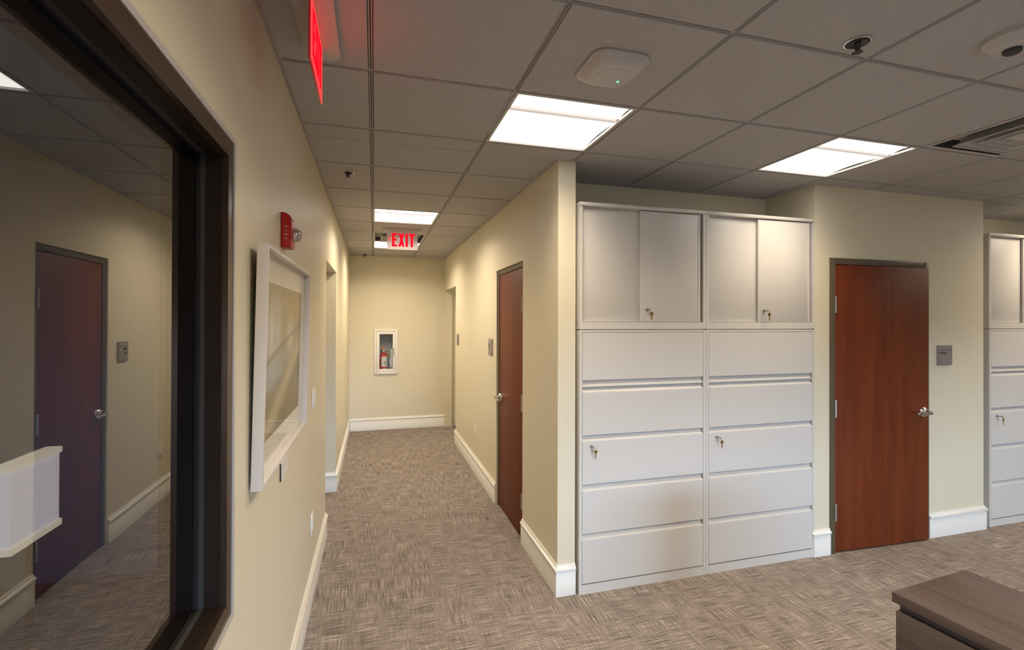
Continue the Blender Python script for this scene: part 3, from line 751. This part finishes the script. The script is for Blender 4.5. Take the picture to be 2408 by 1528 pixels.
MB().loft([rl(.236, .055, -.0005), rl(.240, .055, -.006), rl(.236, .054, -.012)]).build('mounting_rim', 'device', t)
MB().loft([rl(.222, .050, -.012), rl(.218, .050, -.016), rl(.196, .048, -.028), rl(.176, .046, -.035), rl(.160, .044, -.037)]).build('body', 'device', t)
MB().lathe([(.062, -.037), (.060, -.0385), (.054, -.0400), (.002, -.0400)], n=36).build('centre_disc', 'device', t)
MB().lathe([(.004, -.0396), (.0035, -.0420), (.001, -.0425)], (.042, .028, 0), n=12).build('status_light', 'led', t)

# ------------------------------------------------------------------ left wall items
# fire alarm (local: wall plane x=0, outward +x)
t = thing('fire_alarm', (XL, 2.155, 2.079), 'red fire alarm with clear strobe on the left wall above the picture', 'alarm')
prof = [(.0005, -.070)] + [(.030+.010*math.sin(a), -.060-.010*math.cos(a)) for a in [math.pi/2*k/5 for k in range(6)]]
prof += [(.040, .040), (.038, .052), (.032, .062), (.022, .069), (.010, .0715), (.0005, .072)]
MB().prism(prof, 1, -.048, .048, .006).build('alarm_body', 'red', t)
mb = MB()
for k in range(9): mb.box(.0395, .0412, -.042, -.006, .012+k*.0042, .0138+k*.0042)
mb.build('sounder_slots', 'paper', t)['label'] = 'pale sounder slots'
mb = MB()
for k, chx in enumerate('FIRE'):
    # letters stacked down the side of the housing, turned a quarter
    R_ = Matrix.Translation((.0195, -.0484, .014-k*.0165)) @ Matrix.Rotation(math.radians(90), 4, 'Y') @ Matrix.Rotation(math.radians(90), 4, 'X')
    text_bm(mb, chx, .0140, R_, .0003)
mb.build('fire_lettering', 'paper', t)['label'] = 'white FIRE lettering'
mb = MB().lathe([(.030, .0405)] + [(.030*math.cos(a), .044+.030*math.sin(a)) for a in [math.pi/2*k/7 for k in range(7)]] + [(.002, .0738)], (0, .012, -.012), 'X', 24)
mb.build('strobe_lens', 'strobe', t)['label'] = 'clear strobe lens'
mb = MB().tube([(.046, .012, -.030), (.058, .012, -.030), (.058, .012, .006), (.046, .012, .006)], .0035, 8); mb.lathe([(.020, .0407), (.020, .043)], (0, .012, -.012), 'X', 20)
mb.build('flash_tube', 'chrome', t)

# picture: leans forward at the top
PY0, PY1, PZ0, PZ1 = 1.600, 2.607, 1.192, 1.948
t = thing('framed_picture', (-.3575, (PY0+PY1)/2, PZ0), 'white framed landscape picture under glass on the left wall', 'picture')
W2, HH, DP, FWD = (PY1-PY0)/2, PZ1-PZ0, .033, .013
mb = MB()
mb.box(0, DP, -W2, -W2+FWD, 0, HH, .001).box(0, DP, W2-FWD, W2, 0, HH, .001).box(0, DP, -W2+FWD, W2-FWD, 0, FWD, .001).box(0, DP, -W2+FWD, W2-FWD, HH-FWD, HH, .001)
pf = mb.build('picture_frame', 'whiteframe', t)
a = MB(); MW, MT = .090, .095
a.box(.0035, .0055, -W2+FWD, -W2+FWD+MW, FWD, HH-FWD).box(.0035, .0055, W2-FWD-MW, W2-FWD, FWD, HH-FWD)
a.box(.0035, .0055, -W2+FWD+MW, W2-FWD-MW, FWD, FWD+MT).box(.0035, .0055, -W2+FWD+MW, W2-FWD-MW, HH-FWD-MT, HH-FWD)
a.build('mat_board', 'matboard', t)
MB().box(.001, .0034, -W2+FWD, W2-FWD, FWD, HH-FWD).build('print', 'art', t)
MB().box(.0075, .0090, -W2+FWD, W2-FWD, FWD, HH-FWD).build('glazing', 'artglass', t)
t.rotation_euler = (0, math.radians(1.15), 0)
t = thing('caption_card', (XL, 2.19, 1.092), 'small white caption card below the framed picture', 'label')
MB().box(.0005, .0050, -.075, .075, -.036, .036).build('card', 'paper', t)
MB().box(.0005, .0062, -.0772, -.0752, -.036, .036).build('dark_edge', 'black', t)
mb = MB()
for k, wd in enumerate((.06, .09, .05, .075, .04)): mb.box(.0051, .0053, -.055, -.055+wd, .020-k*.009, .0212-k*.009)
mb.build('print_lines', 'plate', t)['label'] = 'grey printed lines'
t = thing('light_switch', (XL, 3.215, 1.222), 'white light switch plate on the left wall past the picture', 'switch')
MB().box(.0005, .007, -.058, .058, -.062, .062, .002).build('plate', 'white', t)
for y in (-.023, .023): MB().prism([(.0072, -.032), (.0095, -.032), (.013, .0), (.0095, .032), (.0072, .032)], 1, y-.016, y+.016).build('rocker', 'white', t)
def outlet(loc, s, label):
    t = thing('wall_outlet', loc, label, 'outlet', 'white wall outlets')
    MB().box(*sorted((s*.0005, s*.006)), -.036, .036, -.060, .060, .0015).build('plate', 'white', t)
    for z in (-.024, .024):
        q = MB().loft([[(s*x_, y_*1.0, z+z_) for y_, z_ in rrect(.030, .034, .012)] for x_ in (.006, .009)]).build('socket', 'white', t)
        mb = MB()
        for y in (-.006, .006): mb.box(*sorted((s*.0090, s*.0093)), y-.001, y+.001, z+.000, z+.009)
        mb.box(*sorted((s*.0090, s*.0093)), -.002, .002, z-.010, z-.006); mb.build('slots', 'ink', q)
    return t
outlet((XL, 3.165, .462), 1, 'white wall outlet low on the left wall below the light switch')
outlet((XR, 5.265, .472), -1, 'white wall outlet low on the corridor right wall past the brown door')

# ------------------------------------------------------------------ signs (local: face -y)
def room_sign(loc, rz, w_, h_, label, lines):
    t = thing('room_sign', loc, label, 'sign', rz=rz)
    pts = [(-w_/2, -h_/2)] + [(w_/2-.012+.012*math.sin(a), -h_/2+.012-.012*math.cos(a)) for a in [math.pi/2*k/5 for k in range(6)]] + [(w_/2, h_/2), (-w_/2, h_/2)]
    MB().prism(pts, 1, -.009, -.0005, .0008).build('plate', 'plate', t)
    MB().box(-w_/2+.018, w_/2, -.0094, -.0091, h_*.255, h_*.275).build('rule', 'ink', t)
    mb = MB()
    for kind, a, b, z, s in lines:
        if kind == 'text': text_bm(mb, a, s, Matrix.Translation((b, -.0092, z)) @ Matrix.Rotation(math.radians(90), 4, 'X'), .0003, .0006)
        else: mb.box(a, b, -.0096, -.0091, z-s/2, z+s/2)
    mb.build('lettering', 'ink', t)
    return t
room_sign((4.423, YW, 1.446), 0, .160, .160, 'grey room sign plate right of the red brown door', [('text', 'STORAGE', -.027, .018, .020)])
room_sign((XR, 4.553, 1.455), -math.pi/2, .155, .160, 'grey room sign plate beside the brown corridor door', [('bar', -.05, .0, .02, .02), ('bar', -.05, -.02, -.012, .014)])
t = thing('wall_plate', (XR, 6.445, 1.458), 'small grey control plate on the wall beside the far right doorway', 'sign')
MB().box(-.010, -.0005, -.070, .070, -.070, .070, .002).build('plate', 'plate', t)
MB().lathe([(.010, -.0135), (.010, -.0102)], (0, 0, .01), 'X', 16).build('knob', 'ink', t)

# ------------------------------------------------------------------ extinguisher cabinet in the end wall
x0, x1, z0, z1 = FC; xm = (x0+x1)/2; w2 = (x1-x0)/2; hh = z1-z0
t = thing('extinguisher_cabinet', (xm, YE, z0), 'white wall cabinet with glass door on the far end wall', 'cabinet')
mb = MB()
q = .035
mb.box(-w2, -w2+q, -.028, -.0005, 0, hh, .005).box(w2-q, w2, -.028, -.0005, 0, hh, .005).box(-w2+q, w2-q, -.028, -.0005, 0, q, .004).box(-w2+q, w2-q, -.028, -.0005, hh-q, hh, .004)
mb.build('cabinet_trim', 'white', t)
i0 = w2-.033; b = .140
mb = MB().box(-i0, -i0+.004, 0, b, .033, hh-.033).box(i0-.004, i0, 0, b, .033, hh-.033).box(-i0+.004, i0-.004, 0, b, .033, .037).box(-i0+.004, i0-.004, 0, b, hh-.037, hh-.033).box(-i0+.004, i0-.004, b-.004, b, .037, hh-.037)
mb.build('tub', 'greybox', t)
dw, dz0, dz1 = w2-q-.002, q+.002, hh-q-.002
gx0, gx1, gz0, gz1 = -.098, .104, .078, .624
mb = MB()
mb.box(-dw, gx0, -.024, -.006, dz0, dz1, .002).box(gx1, dw, -.024, -.006, dz0, dz1, .002).box(gx0, gx1, -.024, -.006, dz0, gz0, .002).box(gx0, gx1, -.024, -.006, gz1, dz1, .002)
dr = mb.build('cabinet_door', 'white', t)
MB().box(gx0, gx1, -.016, -.012, gz0, gz1).build('glass_pane', 'clear', dr)
MB().box(gx1+.010, gx1+.019, -.0255, -.0242, .290, .400).build('pull_slot', 'slot', dr)
# extinguisher
ex = xm-.035; ez = z0+.0375; ey = YE+.068
t = thing('fire_extinguisher', (ex, ey, ez), 'red fire extinguisher with white label inside the glass fronted wall cabinet', 'extinguisher')
MB().lathe([(.050, 0), (.056, .006), (.056, .235), (.050, .262), (.032, .285), (.018, .292), (.018, .302)], n=32).build('cylinder', 'red', t)
mb = MB(); n = 14; lo = []
pts_o = [(.0575*math.sin(a), -.0575*math.cos(a)) for a in [math.radians(-35+110*k/n) for k in range(n+1)]]; pts_i = [(.0563*math.sin(a), -.0563*math.cos(a)) for a in [math.radians(-35+110*k/n) for k in range(n+1)]]
mb.prism(pts_o+pts_i[::-1], 2, .075, .235); mb.build('instruction_label', 'paper', t)
mb = MB()
for k, (za, wa) in enumerate(((.15, 24), (.135, 40), (.105, 30))):
    po = [(.0581*math.sin(a), -.0581*math.cos(a)) for a in [math.radians(5+wa*k2/6) for k2 in range(7)]]; pi_ = [(.0574*math.sin(a), -.0574*math.cos(a)) for a in [math.radians(5+wa*k2/6) for k2 in range(7)]]
    mb.prism(po+pi_[::-1], 2, za, za+.008)
mb.build('label_print', 'ink', t)
MB().lathe([(.013, -.0005), (.013, .001)], (.012, -.0565, .045), 'Y', 18).build('round_label', 'paper', t)
mb = MB().lathe([(.017, .302), (.017, .325), (.012, .332)], n=16); mb.box(-.012, .045, -.008, .008, .332, .340, .002).tube([(-.01, 0, .348), (.02, 0, .352), (.062, 0, .340)], .006, 10)
mb.build('valve_handle', 'steel', t)
MB().tube([(-.015, 0, .318), (-.045, -.01, .325), (-.066, -.015, .300), (-.068, -.02, .22), (-.066, -.02, .10)], .008, 10).build('hose', 'black', t)
MB().tube([(.03, -.02, .335), (.055, -.035, .300), (.075, -.04, .255), (.088, -.04, .215)], [.006, .008, .011, .013], 10).build('horn', 'brass', t)
MB().lathe([(.012, -.020), (.012, -.004)], (0, 0, .316), 'Y', 14).build('gauge', 'white', t)
MB().prism([(-.022, .352), (0.0, .348), (.016, .356), (.012, .385), (-.002, .400), (-.016, .390)], 1, -.0126, -.0112).build('tag', 'orange', t)['label'] = 'orange inspection tag'
# clear plastic bag crumpled beside it
def bag(loc, sx, sy, sz, label, seed):
    random.seed(seed); bm = bmesh.new(); bmesh.ops.create_icosphere(bm, subdivisions=4, radius=1.0)
    ph = [random.uniform(0, 6.28) for _ in range(9)]
    for v in bm.verts:
        c = v.co.copy(); d = 1+.10*math.sin(5*c.x+ph[0]+3*c.z)+.08*math.sin(7*c.z+ph[1])+.07*math.sin(9*c.y+ph[2]+4*c.x)
        k = .72+.28*min(1, max(0, (1-c.z)/1.2))
        v.co = Vector((c.x*d*sx*k, c.y*sy*min(d, 1.0)*k, max(c.z*d, -1.0)*sz+sz))
    me = bpy.data.meshes.new('plastic_bag'); bm.to_mesh(me); bm.free(); me.materials.append(MAT['bag']); me.polygons.foreach_set('use_smooth', [True]*len(me.polygons))
    o = bpy.data.objects.new('plastic_bag', me); COL.objects.link(o); o.location = loc; tag(o, label, 'bag'); return o
bag((xm+.0875, YE+.085, ez), .030, .040, .180, 'crumpled white plastic bag beside the red extinguisher in the wall cabinet', 3)

# ------------------------------------------------------------------ dark credenza at the bottom right
t = thing('file_credenza', (1.803, 1.290, 0), 'dark espresso wood desk unit cut off by the bottom right corner', 'desk', rz=math.radians(5.0))
LN = 1.5; WD = .44
MB().box(0, WD, -LN, 0, .705, .740, .0015).build('top', 'espresso', t)
MB().box(.026, WD-.012, -LN+.012, -.012, .0, .7045).build('carcass', 'espresso', t)
MB().box(.006, .026, -LN+.012, -.010, .370, .676, .0012).build('drawer', 'espresso', t)
MB().box(.006, .026, -LN+.012, -.010, .060, .345, .0012).build('drawer', 'espresso', t)

# dark mat just inside the far right doorway
t = MB().box(XR2+.02, 2.1, 6.9, YE-.05, .0005, .010, .003).build('floor_mat', 'black'); tag(t, 'dark floor mat just inside the far right doorway', 'mat')
